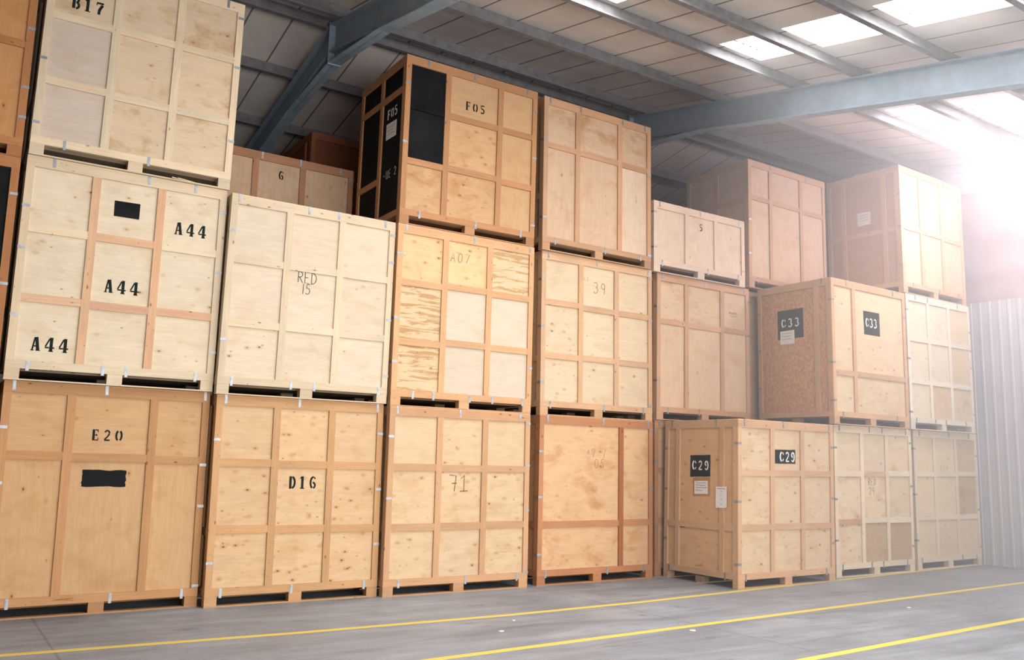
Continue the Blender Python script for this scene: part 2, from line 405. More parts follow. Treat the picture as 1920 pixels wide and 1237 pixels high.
# ------------------------------------------------------------------ lettering as painted strokes
def arc(cx, cy, rx, ry, a0, a1, n=10):
    return [(cx + rx*math.cos(R(a0+(a1-a0)*i/n)), cy + ry*math.sin(R(a0+(a1-a0)*i/n))) for i in range(n+1)]
TH, TN = 0.18, 0.085
STEN = {
 'A': [([(.13, .06), (.27, .95)], .09), ([(.36, .97), (.50, .06)], .18), ([(.21, .33), (.36, .33)], .08), ([(.02, .03), (.24, .03)], .06), ([(.36, .03), (.66, .03)], .06)],
 '4': [([(.42, 0), (.42, 1)], TH), ([(.31, .93), (.04, .34)], .085), ([(.02, .28), (.30, .28)], .09), ([(.53, .28), (.64, .28)], .09), ([(.27, .03), (.58, .03)], .06)],
 '1': [([(.30, 0), (.30, 1)], TH), ([(.12, .84), (.24, .95)], .09), ([(.10, .03), (.50, .03)], .06)],
 '7': [([(.06, .92), (.58, .92)], .13), ([(.50, .80), (.30, .38), (.27, 0)], .17), ([(.08, .92), (.08, .72)], .06)],
 'E': [([(.17, 0), (.17, 1)], TH), ([(.30, .95), (.57, .95)], TN), ([(.30, .5), (.46, .5)], TN), ([(.30, .05), (.59, .05)], TN), ([(.55, .95), (.55, .74)], .06), ([(.57, .05), (.57, .27)], .06), ([(.46, .6), (.46, .4)], .05)],
 'F': [([(.17, 0), (.17, 1)], TH), ([(.30, .95), (.57, .95)], TN), ([(.30, .5), (.46, .5)], TN), ([(.55, .95), (.55, .74)], .06), ([(.02, .03), (.34, .03)], .06), ([(.46, .6), (.46, .4)], .05)],
 'B': [([(.17, 0), (.17, 1)], TH), (arc(.32, .74, .18, .22, 85, -85), .13), (arc(.32, .27, .22, .24, 85, -85), .14)],
 'D': [([(.17, 0), (.17, 1)], TH), (arc(.28, .5, .27, .45, 82, -82), .15)],
 'C': [(arc(.36, .5, .27, .43, 100, 260), .16), (arc(.38, .5, .22, .43, 78, 25), .09), (arc(.38, .5, .22, .43, -25, -78), .09)],
 '0': [(arc(.28, .5, .20, .43, 105, 255), .15), (arc(.36, .5, .20, .43, 75, -75), .15)],
 '2': [(arc(.31, .70, .20, .23, 165, -5), .12), ([(.52, .66), (.36, .38), (.10, .12)], .11), ([(.08, .06), (.57, .06)], .12)],
 '3': [(arc(.28, .73, .20, .21, 150, -70), .12), (arc(.28, .27, .24, .22, 70, -150), .13)],
 '5': [([(.12, .94), (.54, .94)], .11), ([(.12, .94), (.12, .58)], .08), (arc(.28, .32, .24, .26, 120, -140), .13)],
 '6': [(arc(.33, .5, .22, .44, 75, 255), .14), (arc(.34, .28, .18, .22, 100, -80), .13), (arc(.38, .76, .14, .18, 75, 10), .09)],
 '9': [(arc(.31, .5, .22, .44, 75, -105), .14), (arc(.30, .70, .18, .22, 80, 270), .13), (arc(.26, .24, .14, .18, 190, 260), .09)],
}
HW = 0.060
HAND = {
 'R': [[(.08, 0), (.08, 1)], [(.08, 1)] + arc(.25, .75, .25, .25, 80, -90) + [(.1, .5)], [(.2, .5), (.55, 0)]],
 'E': [[(.5, 1), (.08, 1), (.08, 0), (.52, 0)], [(.08, .52), (.42, .52)]],
 'D': [[(.08, 0), (.08, 1)] + arc(.12, .5, .45, .5, 85, -85) + [(.02, 0)]],
 '1': [[(.12, .8), (.3, 1), (.3, 0)]], '|': [[(.3, 1), (.28, 0)]],
 '5': [[(.52, 1), (.16, .95), (.12, .6)] + arc(.24, .32, .26, .3, 110, -140)],
 'A': [[(0, 0), (.28, 1), (.55, 0)], [(.1, .38), (.46, .38)]],
 '0': [arc(.3, .5, .26, .48, 90, 450, 16)],
 '7': [[(.02, .95), (.55, 1), (.22, 0)]],
 'S': [[(.02, 1), (.55, .95), (.42, 0)], [(.22, .48), (.62, .5)]],
 'I': [[(.1, .78), (.34, 1), (.34, 0)], [(.02, 0), (.66, .02)]],
 '3': [arc(.24, .74, .24, .24, 150, -80) + arc(.24, .27, .28, .27, 80, -150)],
 '2': [arc(.28, .72, .24, .26, 165, -20) + [(.05, 0), (.58, .02)]],
 '9': [arc(.28, .7, .22, .26, 20, 380, 14) + [(.48, .6), (.42, 0)]],
 '/': [[(0, 0), (.45, 1)]], '.': [[(.2, 0), (.24, .06)]],
 'L': [[(.1, 1), (.1, 0), (.5, 0)]], 'U': [[(.08, 1)] + arc(.3, .25, .22, .25, 180, 360) + [(.52, 1)]],
 'V': [[(.0, 1), (.26, 0), (.52, 1)]], 'T': [[(.0, 1), (.55, 1)], [(.28, 1), (.28, 0)]], '-': [[(.05, .5), (.5, .5)]],
}
def stroke(bm, pts, w, place, lift, thick=0.0012):
    """flat ribbon along pts; place(u, v, out) gives a local point"""
    n = len(pts); L, Rr = [], []
    for i in range(n):
        a = Vector(pts[max(i-1, 0)]); b = Vector(pts[min(i+1, n-1)]); d = (b-a)
        if d.length < 1e-6: d = Vector((1, 0))
        d.normalize(); nn = Vector((-d.y, d.x))*w/2; p = Vector(pts[i])
        L.append(p+nn); Rr.append(p-nn)
    tl = [bm.verts.new(place(q.x, q.y, lift+thick)) for q in L]; tr = [bm.verts.new(place(q.x, q.y, lift+thick)) for q in Rr]
    bl = [bm.verts.new(place(q.x, q.y, lift)) for q in L]; br = [bm.verts.new(place(q.x, q.y, lift)) for q in Rr]
    for i in range(n-1):
        bm.faces.new((tl[i], tr[i], tr[i+1], tl[i+1])); bm.faces.new((tl[i+1], bl[i+1], bl[i], tl[i])); bm.faces.new((tr[i], br[i], br[i+1], tr[i+1]))
def lettering(name, text, u, v, h, adv, place, mat, parent, style='stencil', lift=0.0, color=None, flip=False, slant=0.0):
    bm = bmesh.new(); n = len(text); width = adv*(n-1) + 0.62*h*0.9
    x = u - width/2
    for i, ch in enumerate(text):
        if ch != ' ':
            if style == 'stencil':
                for pts, w in STEN[ch]: stroke(bm, [(x+p[0]*h*0.95, v-h/2+p[1]*h) for p in pts], w*h*1.15, place, lift)
            else:
                for pts in HAND[ch]: stroke(bm, [(x+(p[0]+slant*p[1])*h*0.9, v-h/2+p[1]*h+slant*0.3*i*h) for p in pts], HW*h, place, lift)
        x += adv
    return link(name, bm, mat, parent, color)

# ------------------------------------------------------------------ crates
D, FT, PT = 1.49, 0.022, 0.012          # depth of a crate, thickness of the frame timbers and of the plywood
PW, BW = 0.078, 0.086                   # corner post and batten widths
GROUP = 'plywood storage crates in the stacks'
STD_V = [0.715, 1.405]
STD_H = [[1.60, 0.84]]*3
def crate(label, x, y, z, w, h, panel, frame, rot=0.0, sh=0.0, V=STD_V, H=STD_H, kinds=None, kind='knotty', cells=None,
          ct=(), cb=(), cl=(), cr=(), side=None, marks=(), vcols=None, hcols=None, rail=None, name='storage_crate', lidcol=None):
    """x, y, z: front left bottom corner; V: upright batten centres; H: level batten heights per bay; cells: {(bay, row): (kind, colour)}"""
    t = bpy.data.objects.new(name, None); C.objects.link(t); t.empty_display_size = 0.3
    t.location = (x, y, z); t.rotation_euler = (0, 0, R(rot)); tag(t, label, 'crate', GROUP)
    P = lambda px, py, pz: (px + sh*pz, py, pz)
    def box(nm, a, mat, parent=t, color=None):
        bm = bmesh.new(); quad_box(bm, *a)
        for q in bm.verts: q.co.x += sh*q.co.z
        return link(nm, bm, mat, parent, color)
    cells = cells or {}; rail = rail or frame
    z0, zt = 0.12, h
    # pallet: deck, nine blocks, three bottom boards
    deck = box('pallet_deck', (0.10, w-0.10, 0.105, D-0.105, 0.1, z0), M['rail'], color=jitter(tuple(c*0.3 for c in frame)))  # shade of the pallet gap painted in as a darker deck colour
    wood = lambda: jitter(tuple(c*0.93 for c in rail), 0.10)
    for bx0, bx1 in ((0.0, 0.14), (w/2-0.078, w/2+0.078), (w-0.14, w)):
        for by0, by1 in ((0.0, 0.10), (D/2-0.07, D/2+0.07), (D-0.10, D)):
            box('block', (bx0+0.001, bx1-0.001, by0+0.002, by1, 0.014, 0.099 if 0.5 < by1 < 1.0 or 0.5 < bx1 < w-0.5 and 0.5 < by1 < 1.0 else 0.1195), M['rail'], deck, wood() if by1 < 0.2 or bx0 < 0.1 and by1 > 1.4 else tuple(c*0.4 for c in rail))  # inner blocks coloured darker as well, for the shade inside the gap
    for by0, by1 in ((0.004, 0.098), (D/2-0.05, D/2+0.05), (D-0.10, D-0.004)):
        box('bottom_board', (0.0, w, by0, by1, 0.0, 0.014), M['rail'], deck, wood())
    # inner carcass
    box('carcass', (FT+PT, w-FT-PT, FT+PT, D-FT, z0, zt-0.02), M['plain'], color=tuple(c*0.9 for c in panel))
    box('lid', (0.001, w-0.001, 0.002, D-0.002, zt-0.017, zt-0.003), M['rail'], color=lidcol or jitter(tuple(c*1.06 for c in frame)))
    # front
    fr = lambda nm, a, mat, c: box(nm, a, mat, color=c)
    fr('base_rail', (0.0, w, 0.0, FT, z0, z0+0.085), M['rail'], jitter(rail)); fr('top_rail', (0.0, w, 0.0, FT, zt-0.122, zt-0.017), M['rail'], jitter(rail))
    fr('corner_post', (0.0, PW, 0.0, FT, z0+0.085, zt-0.122), M['post'], jitter(frame)); fr('corner_post', (w-PW, w, 0.0, FT, z0+0.085, zt-0.122), M['post'], jitter(frame))
    us = [PW/2] + list(V) + [w-PW/2]
    for i, u in enumerate(V):
        c = vcols[i] if vcols else frame
        fr('batten', (u-BW/2, u+BW/2, 0.0, FT, z0+0.085, zt-0.122), M['post'], jitter(c))
    for bay in range(len(us)-1):
        a = us[bay] + (BW/2 if bay else PW/2); b = us[bay+1] - (BW/2 if bay < len(us)-2 else PW/2)
        hs = H[bay] if bay < len(H) else []
        for k, v in enumerate(hs):
            spec = cells.get(('h', bay, k))
            c = hcols[(bay, k)] if hcols and (bay, k) in hcols else frame
            fr('batten', (a, b, 0.002, FT, v-BW/2, v+BW/2), M['black'] if spec == 'black' else M['rail'], jitter(c))
        zs = [zt-0.05] + list(hs) + [z0+0.03]
        for k in range(len(zs)-1):
            kd, col = cells.get((bay, k), (kind, panel))
            if kinds and (bay, k) in kinds: kd = kinds[(bay, k)]
            fr('panel', (us[bay]+0.001, us[bay+1]-0.001, FT, FT+PT, zs[k+1]+0.001, zs[k]-0.001), M[kd], jitter(col or panel, 0.035))
    # the two sides and the back
    S = dict(V=[0.31, 1.205], H=[[0.82], [0.82], [0.82]], kind=kind, panel=tuple(c*f for c, f in zip(panel, (0.98, 0.93, 0.87))), cells={}, skip=())
    if side: S.update(side)
    for left in (True, False):
        X = (lambda a, b: (a, b)) if left else (lambda a, b: (w-b, w-a))
        def sb(nm, d0, d1, a, b, za, zb, mat, c):
            xx = X(d0, d1); box(nm, (xx[0], xx[1], a, b, za, zb), mat, color=c)
        sb('side_rail', 0, FT, FT, D-0.002, z0, z0+0.085, M['rail'], jitter(rail)); sb('side_rail', 0, FT, FT, D-0.002, zt-0.122, zt-0.017, M['rail'], jitter(rail))
        sb('side_post', 0, FT, FT, FT+PW, z0+0.085, zt-0.122, M['post'], jitter(frame)); sb('side_post', 0, FT, D-PW, D-0.002, z0+0.085, zt-0.122, M['post'], jitter(frame))
        ds = [FT+PW/2] + list(S['V']) + [D-PW/2]
        for d in S['V']: sb('side_batten', 0, FT, d-BW/2, d+BW/2, z0+0.085, zt-0.122, M['post'], jitter(frame))
        for bay in range(len(ds)-1):
            a = ds[bay] + BW/2; b = ds[bay+1] - BW/2
            hs = [q for q in S['H'][bay] if q < h-0.2]
            for v in hs: sb('side_batten', 0.002, FT, a, b, v-BW/2, v+BW/2, M['rail'], jitter(frame))
            zs = [zt-0.05] + hs + [z0+0.03]
            for k in range(len(zs)-1):
                kd, col = S['cells'].get((bay, k), (S['kind'], S['panel'])) if left else (S['kind'], S['panel'])
                sb('side_panel', FT, FT+PT, ds[bay]+0.001, ds[bay+1]-0.001, zs[k+1]+0.001, zs[k]-0.001, M[kd], jitter(col or S['panel'], 0.03))
    box('back_panel', (FT+PT, w-FT-PT, D-FT, D-FT+PT, z0, zt-0.02), M['plain'], color=S['panel'])
    # zinc clips
    st = 0.003
    def clip_box(bm, *a):
        quad_box(bm, *a)
    def clip(kind_, p):
        bm = bmesh.new(); q = 0.015
        if kind_ == 't':
            clip_box(bm, p-q, p+q, -st, 0, h-0.10, h-0.0005); clip_box(bm, p-q, p+q, -st, 0.05, h-0.003, h-0.0005); clip_box(bm, p-q*0.5, p+q*0.5, -st*2.2, -st, h-0.088, h-0.05)
        elif kind_ == 'b':
            clip_box(bm, p-q, p+q, -st, 0, 0.10, 0.205); clip_box(bm, p-q*0.5, p+q*0.5, -st*2.2, -st, 0.165, 0.195)
        elif kind_ == 'l':
            clip_box(bm, -0.004, 0.068, -st, 0, p-q, p+q); clip_box(bm, -0.004, -0.001, 0, 0.07, p-q, p+q)
        elif kind_ == 'r':
            clip_box(bm, w-0.068, w+0.004, -st, 0, p-q, p+q); clip_box(bm, w+0.001, w+0.004, 0, 0.07, p-q, p+q)
        elif kind_ == 'st':
            clip_box(bm, -st, 0, p-q, p+q, h-0.10, h-0.0005); clip_box(bm, -st, 0.05, p-q, p+q, h-0.003, h-0.0005)
        elif kind_ == 'sb':
            clip_box(bm, -st, 0, p-q, p+q, 0.10, 0.205)
        elif kind_ == 'sr':
            clip_box(bm, -st, 0, D-0.07, D+0.003, p-q, p+q); clip_box(bm, 0, 0.07, D, D+0.003, p-q, p+q)
        for q_ in bm.verts: q_.co.x += sh*q_.co.z
        link('clip', bm, M['steel'], t)
    for k_, lst in (('t', ct), ('b', cb), ('l', cl), ('r', cr), ('st', S.get('ct', ())), ('sb', S.get('cb', ())), ('sr', S.get('cl', ()))):
        for p in lst: clip(k_, p)
    # marks on the front (face 'f') or the left side (face 's')
    for mk in marks:
        face, what = mk[0], mk[1]
        on = mk[-1].get('on', FT) if isinstance(mk[-1], dict) else FT
        opt = mk[-1] if isinstance(mk[-1], dict) else {}
        place = (lambda u, v, o_, on=on: Vector(P(u, on-o_, v))) if face == 'f' else (lambda u, v, o_, on=on: Vector(P(on-o_, u, v)))
        if face == 's':   # read from outside: the front edge is on the right
            place = (lambda u, v, o_, on=on: Vector(P(on-o_, -u, v)))
        sgn = 1 if face == 'f' else -1
        if what == 'text':
            _, _, txt, u, v, hh, adv, style, mat = mk[:9]
            lettering(opt.get('name', 'stencil_lettering' if style == 'stencil' else 'pen_writing'), txt, u*sgn, v, hh, adv, place, M[mat], t, style, lift=opt.get('lift', 0.0006), color=opt.get('color'), slant=opt.get('slant', 0.0))
        elif what == 'patch':
            _, _, nm, pts, mat, th = mk[:6]
            bm = bmesh.new(); lift = opt.get('lift', 0.0004); ring = []
            n_ = len(pts)
            for i in range(n_):
                a, b = Vector(pts[i]), Vector(pts[(i+1) % n_]); m_ = opt.get('rough', 0)
                k = 8 if m_ else 1
                for j in range(k):
                    p = a.lerp(b, j/k)
                    if m_ and j: p += Vector((random.uniform(-m_, m_), random.uniform(-m_, m_)))
                    ring.append(p)
            lo = [place(p.x*sgn, p.y, lift) for p in ring]; dv = place(0, 0, lift+th) - place(0, 0, lift)
            prism(bm, lo, dv)
            po = link(nm, bm, M[mat], t)
            for row in opt.get('lines', ()):
                v_, ua, ub = row
                bm = bmesh.new(); pts2 = []
                k = max(6, int(abs(ub-ua)/0.008))
                for i in range(k+1):
                    pts2.append(((ua+(ub-ua)*i/k)*sgn, v_+random.uniform(-1, 1)*opt.get('amp', 0.007)))
                stroke(bm, pts2, 0.005, place, lift+th+0.0004)
                link('handwriting', bm, M['pen'], po, color=lin(90, 90, 110))
    return t

PEN = lin(38, 34, 34); FAINT = lin(140, 112, 84)
K = 0.80
def c_(r, g, b):
    q = lin(r, g, b, K); l = 0.3*q[0] + 0.55*q[1] + 0.15*q[2]
    return (q[0]*0.86 + l*0.14, q[1]*0.86 + l*0.138, q[2]*0.86 + l*0.15)
PALE, PALEF = c_(232, 212, 176), c_(232, 208, 168)

# stack at the far left (only its right edge is in the photograph)
OR, ORF = c_(208, 146, 78), c_(192, 124, 64)
for z_, h_, lab, cells, H_, cr_, mk in (
    (0.0, 2.36, 'orange toned crate on the floor left of the crate stencilled E20', {}, [[1.6], [1.6], [1.6]], [1.9, 1.1, 0.4], ()),
    (2.36, 2.345, 'orange toned crate with a black painted panel at the left edge, beside A44', {(2, 0): ('black', None)}, [[0.95], [0.95], [0.95]], [1.95, 1.0], ()),
    (4.705, 2.36, 'orange toned crate topmost of the leftmost stack, beside B17', {}, [[1.24], [1.24], [1.24]], [1.43, 0.77, 0.44], ())):
    crate(lab, -0.97, 0.06, z_, 2.13, h_, OR, ORF, V=[0.70, 1.40], H=H_, kind='upright', cells=cells, cr=cr_, cl=[1.5, 0.6], ct=[0.2, 1.0, 1.9], cb=[0.2, 1.0, 1.9])

# first full stack
crate('large crate of orange plywood stencilled E20 above a black painted bar', 1.253, 0.163, 0, 2.074, 2.39, c_(212, 166, 108), c_(202, 146, 88), 0.5, -0.0083,
      V=[0.641, 1.474], H=[[1.63], [1.62], [1.608]], kind='upright', kinds={(0, 0): 'light', (1, 0): 'light', (2, 0): 'knotty'},
      ct=[0.093, 0.974, 2.02], cb=[0.209, 1.167, 1.90], cl=[1.91, 1.349, 0.6], cr=[1.561, 1.102, 0.23],
      marks=[('f', 'text', 'E20', 1.013, 1.859, 0.118, 0.118, 'stencil', 'stencil'), ('f', 'patch', 'painted_bar', [(0.801, 1.315), (1.237, 1.312), (1.237, 1.486), (0.801, 1.49)], 'black', 0.001, dict(rough=0.006)),
             ('f', 'patch', 'paint_smear', [(0.62, 0.16), (0.82, 0.155), (0.80, 0.20), (0.64, 0.20)], 'card', 0.0006, dict(rough=0.012, on=0.0))])
crate('pale plywood crate stencilled A44 three times, with a small black square', 1.215, 0.097, 2.39, 2.087, 2.382, PALE, PALEF, -0.32, 0.002,
      V=[0.687, 1.365], H=[[1.60, 0.86], [1.60, 0.85], [1.60, 0.855]], kind='light', vcols=[c_(228, 178, 130)]*2,
      hcols={(0, 1): c_(228, 184, 140), (1, 1): c_(226, 172, 130), (2, 1): c_(226, 172, 130), (1, 0): c_(226, 178, 130)},
      ct=[0.258, 1.216, 1.727], cb=[0.205, 0.919, 1.153, 1.882], cl=[1.831, 1.381, 0.671], cr=[2.107, 1.385, 0.45],
      marks=[('f', 'text', 'A44', 1.704, 1.842, 0.148, 0.132, 'stencil', 'stencil'), ('f', 'text', 'A44', 1.029, 1.083, 0.148, 0.132, 'stencil', 'stencil'),
             ('f', 'text', 'A44', 0.387, 0.388, 0.148, 0.132, 'stencil', 'stencil'), ('f', 'patch', 'black_square', [(0.885, 1.867), (1.148, 1.868), (1.149, 2.047), (0.882, 2.043)], 'black', 0.001)])
GREYP = c_(216, 194, 172)
crate('pale crate stencilled B17, topmost of its stack, cut by the upper edge', 1.221, 0.063, 4.772, 2.096, 2.343, c_(226, 198, 158), PALEF, -0.64, 0.0114,
      V=[0.713, 1.382], H=[[1.597, 0.843], [1.602, 0.825], [1.60, 0.825]], kind='blotchy', cells={(0, 1): ('plain', GREYP), (0, 2): ('plain', GREYP)},
      ct=[0.3, 1.9], cb=[0.326, 1.179], cl=[2.0, 1.077, 0.355], cr=[2.152, 1.519, 0.59],
      marks=[('f', 'text', 'B17', 0.397, 1.80, 0.145, 0.12, 'stencil', 'stencil')])
# second stack
crate('crate of orange framed plywood stencilled D16, on the floor', 3.364, 0.040, 0, 2.083, 2.365, c_(222, 182, 130), c_(210, 158, 98), -0.40, -0.0078,
      V=[0.716, 1.404], H=[[1.596, 0.846], [1.587, 0.836], [1.585, 0.829]], kind='spotted', kinds={(0, 0): 'light', (2, 0): 'light'},
      ct=[0.104, 0.979, 2.0], cb=[0.173, 0.991, 1.904], cl=[1.852, 0.48], cr=[1.987, 1.30, 0.633],
      marks=[('f', 'text', 'D16', 1.068, 1.375, 0.145, 0.128, 'stencil', 'stencil')])
crate('pale clean crate with RED 15 written in pen', 3.314, -0.023, 2.365, 2.122, 2.366, c_(224, 203, 170), c_(226, 202, 164), -0.19, 0.0097,
      V=[0.716, 1.397], H=[[1.583, 0.832], [1.585, 0.838], [1.584, 0.828]], kind='light', kinds={(0, 0): 'plain', (1, 0): 'plain', (0, 1): 'plain', (1, 1): 'plain'},
      ct=[0.091, 0.951, 1.343, 1.978], cb=[0.162, 0.865, 1.156, 2.0], cl=[1.918, 0.628], cr=[2.183, 1.822, 1.068, 0.351],
      marks=[('f', 'text', 'RED', 0.985, 1.475, 0.135, 0.085, 'hand', 'pen', dict(color=PEN)), ('f', 'text', '|5', 0.975, 1.335, 0.125, 0.06, 'hand', 'pen', dict(color=PEN))])
# third stack
crate('crate with 71 written in thin pen, on the floor', 5.470, -0.085, 0, 2.135, 2.346, c_(220, 186, 140), c_(208, 158, 108), -0.96, -0.001,
      V=[0.726, 1.414], H=[[1.58, 0.832], [1.573, 0.836], [1.578, 0.841]], kind='knotty', kinds={(0, 0): 'plain', (2, 0): 'plain', (1, 0): 'light'},
      ct=[0.102, 1.014, 1.965], cb=[0.209, 1.166, 1.961], cl=[1.959, 1.192], cr=[2.203, 1.631, 1.029, 0.207],
      marks=[('f', 'text', 'SI', 1.03, 1.385, 0.21, 0.16, 'hand', 'pen', dict(color=lin(110, 90, 70)))])
WHT = c_(217, 197, 168)
crate('crate with A07 pencilled on it and one torn brown panel', 5.472, -0.069, 2.346, 2.150, 2.382, c_(232, 194, 136), c_(222, 168, 112), -0.70, 0.0037,
      V=[0.719, 1.415], H=[[1.61, 0.83], [1.632, 0.872], [1.612, 0.866]], kind='knotty',
      cells={(2, 0): ('streaked', c_(226, 198, 150)), (0, 1): ('streaked', c_(224, 194, 146)), (0, 2): ('streaked', c_(224, 194, 146)),
             (1, 1): ('plain', WHT), (1, 2): ('plain', WHT), (2, 1): ('plain', WHT), (2, 2): ('plain', WHT)},
      ct=[0.12, 1.156, 2.078], cb=[0.311, 0.609, 1.16, 1.514, 2.003], cl=[1.981, 1.13, 0.564], cr=[0.635],
      marks=[('f', 'text', 'A07', 0.945, 2.045, 0.13, 0.11, 'hand', 'pen', dict(color=lin(130, 105, 75), slant=0.1))])
crate('top crate stencilled F05 with black painted panels on two sides', 5.480, -0.077, 4.728, 2.131, 2.338, c_(212, 166, 110), c_(196, 138, 84), -0.82, 0.007,
      V=[0.650, 1.502], H=[[1.63, 0.865], [1.624, 0.88], [1.62, 0.855]], kind='blotchy', kinds={(1, 0): 'plain', (2, 0): 'plain', (2, 1): 'upright', (2, 2): 'upright', (1, 1): 'knotty'},
      cells={(0, 0): ('black', None), (0, 1): ('black', None), ('h', 0, 0): 'black'}, ct=[0.334, 1.065, 1.957], cb=[0.288, 1.154, 1.896], cl=[1.938, 1.116], cr=[2.036, 1.313, 0.311],
      side=dict(V=[0.755], H=[[1.88], [1.88, 0.75]], kind='black', cl=[1.9, 0.9]),
      marks=[('f', 'text', 'F05', 1.09, 1.844, 0.125, 0.118, 'stencil', 'stencil'), ('s', 'text', 'F05', 0.435, 1.655, 0.14, 0.115, 'stencil', 'white'),
             ('s', 'patch', 'paper_note', [(0.605, 1.295), (0.278, 1.285), (0.278, 1.51), (0.605, 1.525)], 'paper', 0.001, dict(lines=[(1.46, 0.56, 0.32), (1.41, 0.56, 0.36), (1.36, 0.55, 0.33)])),
             ('s', 'text', '-UE 2', 0.42, 0.78, 0.11, 0.085, 'hand', 'white')])
# fourth stack
crate('crate with wide upper panel and a single brown upright batten, on the floor', 7.806, -0.059, 0, 2.131, 2.346, c_(220, 174, 122), c_(198, 134, 82), -0.28, 0.0015,
      V=[1.505], H=[[0.822], [0.826]], kind='blotchy', rail=c_(192, 128, 78), vcols=[c_(176, 108, 62)],
      ct=[0.138, 1.152, 2.032], cb=[0.144, 1.25, 1.948], cl=[1.832, 1.199, 0.416], cr=[2.213, 1.308],
      marks=[('f', 'text', 'A2', 0.93, 1.845, 0.075, 0.07, 'hand', 'pen', dict(color=FAINT)), ('f', 'text', '7 7', 1.09, 1.83, 0.12, 0.10, 'hand', 'pen', dict(color=FAINT)), ('f', 'text', '05', 1.10, 1.68, 0.13, 0.11, 'hand', 'pen', dict(color=FAINT))])
crate('pale crate with a faint 39 in pencil between two taller plain crates', 7.842, -0.009, 2.346, 2.135, 2.389, c_(222, 196, 156), c_(216, 170, 122), -0.29, -0.0055,
      V=[0.724, 1.411], H=[[1.643, 0.862], [1.622, 0.871], [1.617, 0.863]], kind='light', kinds={(0, 1): 'spotted', (0, 2): 'spotted', (1, 0): 'plain'},
      ct=[0.12, 1.025, 2.056], cb=[0.179, 1.172, 1.95], cl=[1.968, 1.279, 0.468], cr=[2.253, 1.57, 0.231],
      marks=[('f', 'text', '39', 1.095, 1.965, 0.17, 0.14, 'hand', 'pen', dict(color=FAINT)), ('f', 'text', 'A3', 0.83, 2.075, 0.06, 0.06, 'hand', 'pen', dict(color=FAINT))])
crate('tall plain top crate with one row of level battens, right of F05', 7.787, -0.066, 4.735, 2.125, 2.341, c_(216, 178, 138), c_(208, 158, 112), 0.13, -0.0032,
      V=[0.642, 1.477], H=[[1.60], [1.597], [1.59]], kind='upright', kinds={(0, 0): 'blotchy', (1, 0): 'blotchy', (2, 0): 'blotchy'},
      cells={(2, 1): ('upright', c_(226, 196, 162))}, ct=[0.112, 0.691, 1.529, 2.0], cb=[0.233, 1.185, 1.901], cl=[1.666, 0.486], cr=[1.538, 0.213])
# fifth stack, set behind the block at the right
PK, PKF = c_(226, 190, 150), c_(216, 166, 122)
crate('brown crate on the floor in the shade behind the crate marked C29', 10.10, 0.06, 0, 2.13, 2.385, c_(206, 160, 112), c_(186, 128, 82), V=STD_V, kind='light', cl=[1.75, 0.75], ct=[0.1, 1.1, 2.0], cb=[0.2, 1.1, 1.9])
crate('crate with small smudged ink stamp, under the crate numbered 5', 10.111, 0.027, 2.385, 2.137, 2.345, PK, PKF, -0.32, 0.0056,
      V=[0.652, 1.48], H=[[1.571], [1.56], [1.57]], kind='upright', kinds={(0, 0): 'blotchy', (1, 0): 'blotchy', (2, 0): 'light'},
      ct=[0.124, 1.073, 2.016], cb=[0.238, 0.927], cl=[1.802, 0.618], cr=[2.109, 1.52],
      marks=[('f', 'patch', 'ink_stamp', [(1.66, 1.865), (1.86, 1.865), (1.86, 1.90), (1.66, 1.895)], 'card', 0.0006, dict(rough=0.012)), ('f', 'patch', 'ink_stamp', [(1.70, 1.815), (1.84, 1.815), (1.84, 1.83), (1.70, 1.83)], 'card', 0.0006, dict(rough=0.006))])
crate('low pale crate numbered 5, half the height of the others', 10.0, -0.03, 4.73, 2.12, 1.17, c_(234, 206, 178), c_(236, 206, 178),
      V=[0.74, 1.42], H=[], kind='upright', ct=[0.135, 1.054, 2.0], cb=[0.184, 1.22, 1.95], cl=[0.98, 0.40], cr=[0.277],
      side=dict(V=[0.75], H=[[], []]), marks=[('f', 'text', '5', 1.08, 0.888, 0.12, 0.1, 'stencil', 'stencil')])
# sixth stack
crate('hidden brown crate on the floor behind the crate with RED 29', 12.32, 0.26, 0, 2.12, 2.38, PK, PKF, kind='light', cl=[1.9, 1.2])
crate('crate seen as a narrow strip left of the strand board crate C33', 12.31, 0.26, 2.38, 2.12, 2.388, PK, PKF, kind='light', cl=[2.25, 1.70, 1.1, 0.38], ct=[0.05])
crate('tall plain top crate behind C33, between the low crate 5 and the topmost right crate', 12.261, -0.004, 4.768, 2.165, 2.32, c_(224, 188, 158), c_(212, 166, 130), 0.6, 0.0045,
      V=[0.60, 1.45], H=[[1.63], [1.63], [1.61]], kind='upright', ct=[0.6, 1.6], cb=[0.227, 1.2], cl=[1.869, 1.224, 0.608], side=dict(V=[0.75], H=[[1.6], [1.6]], kind='plain'))
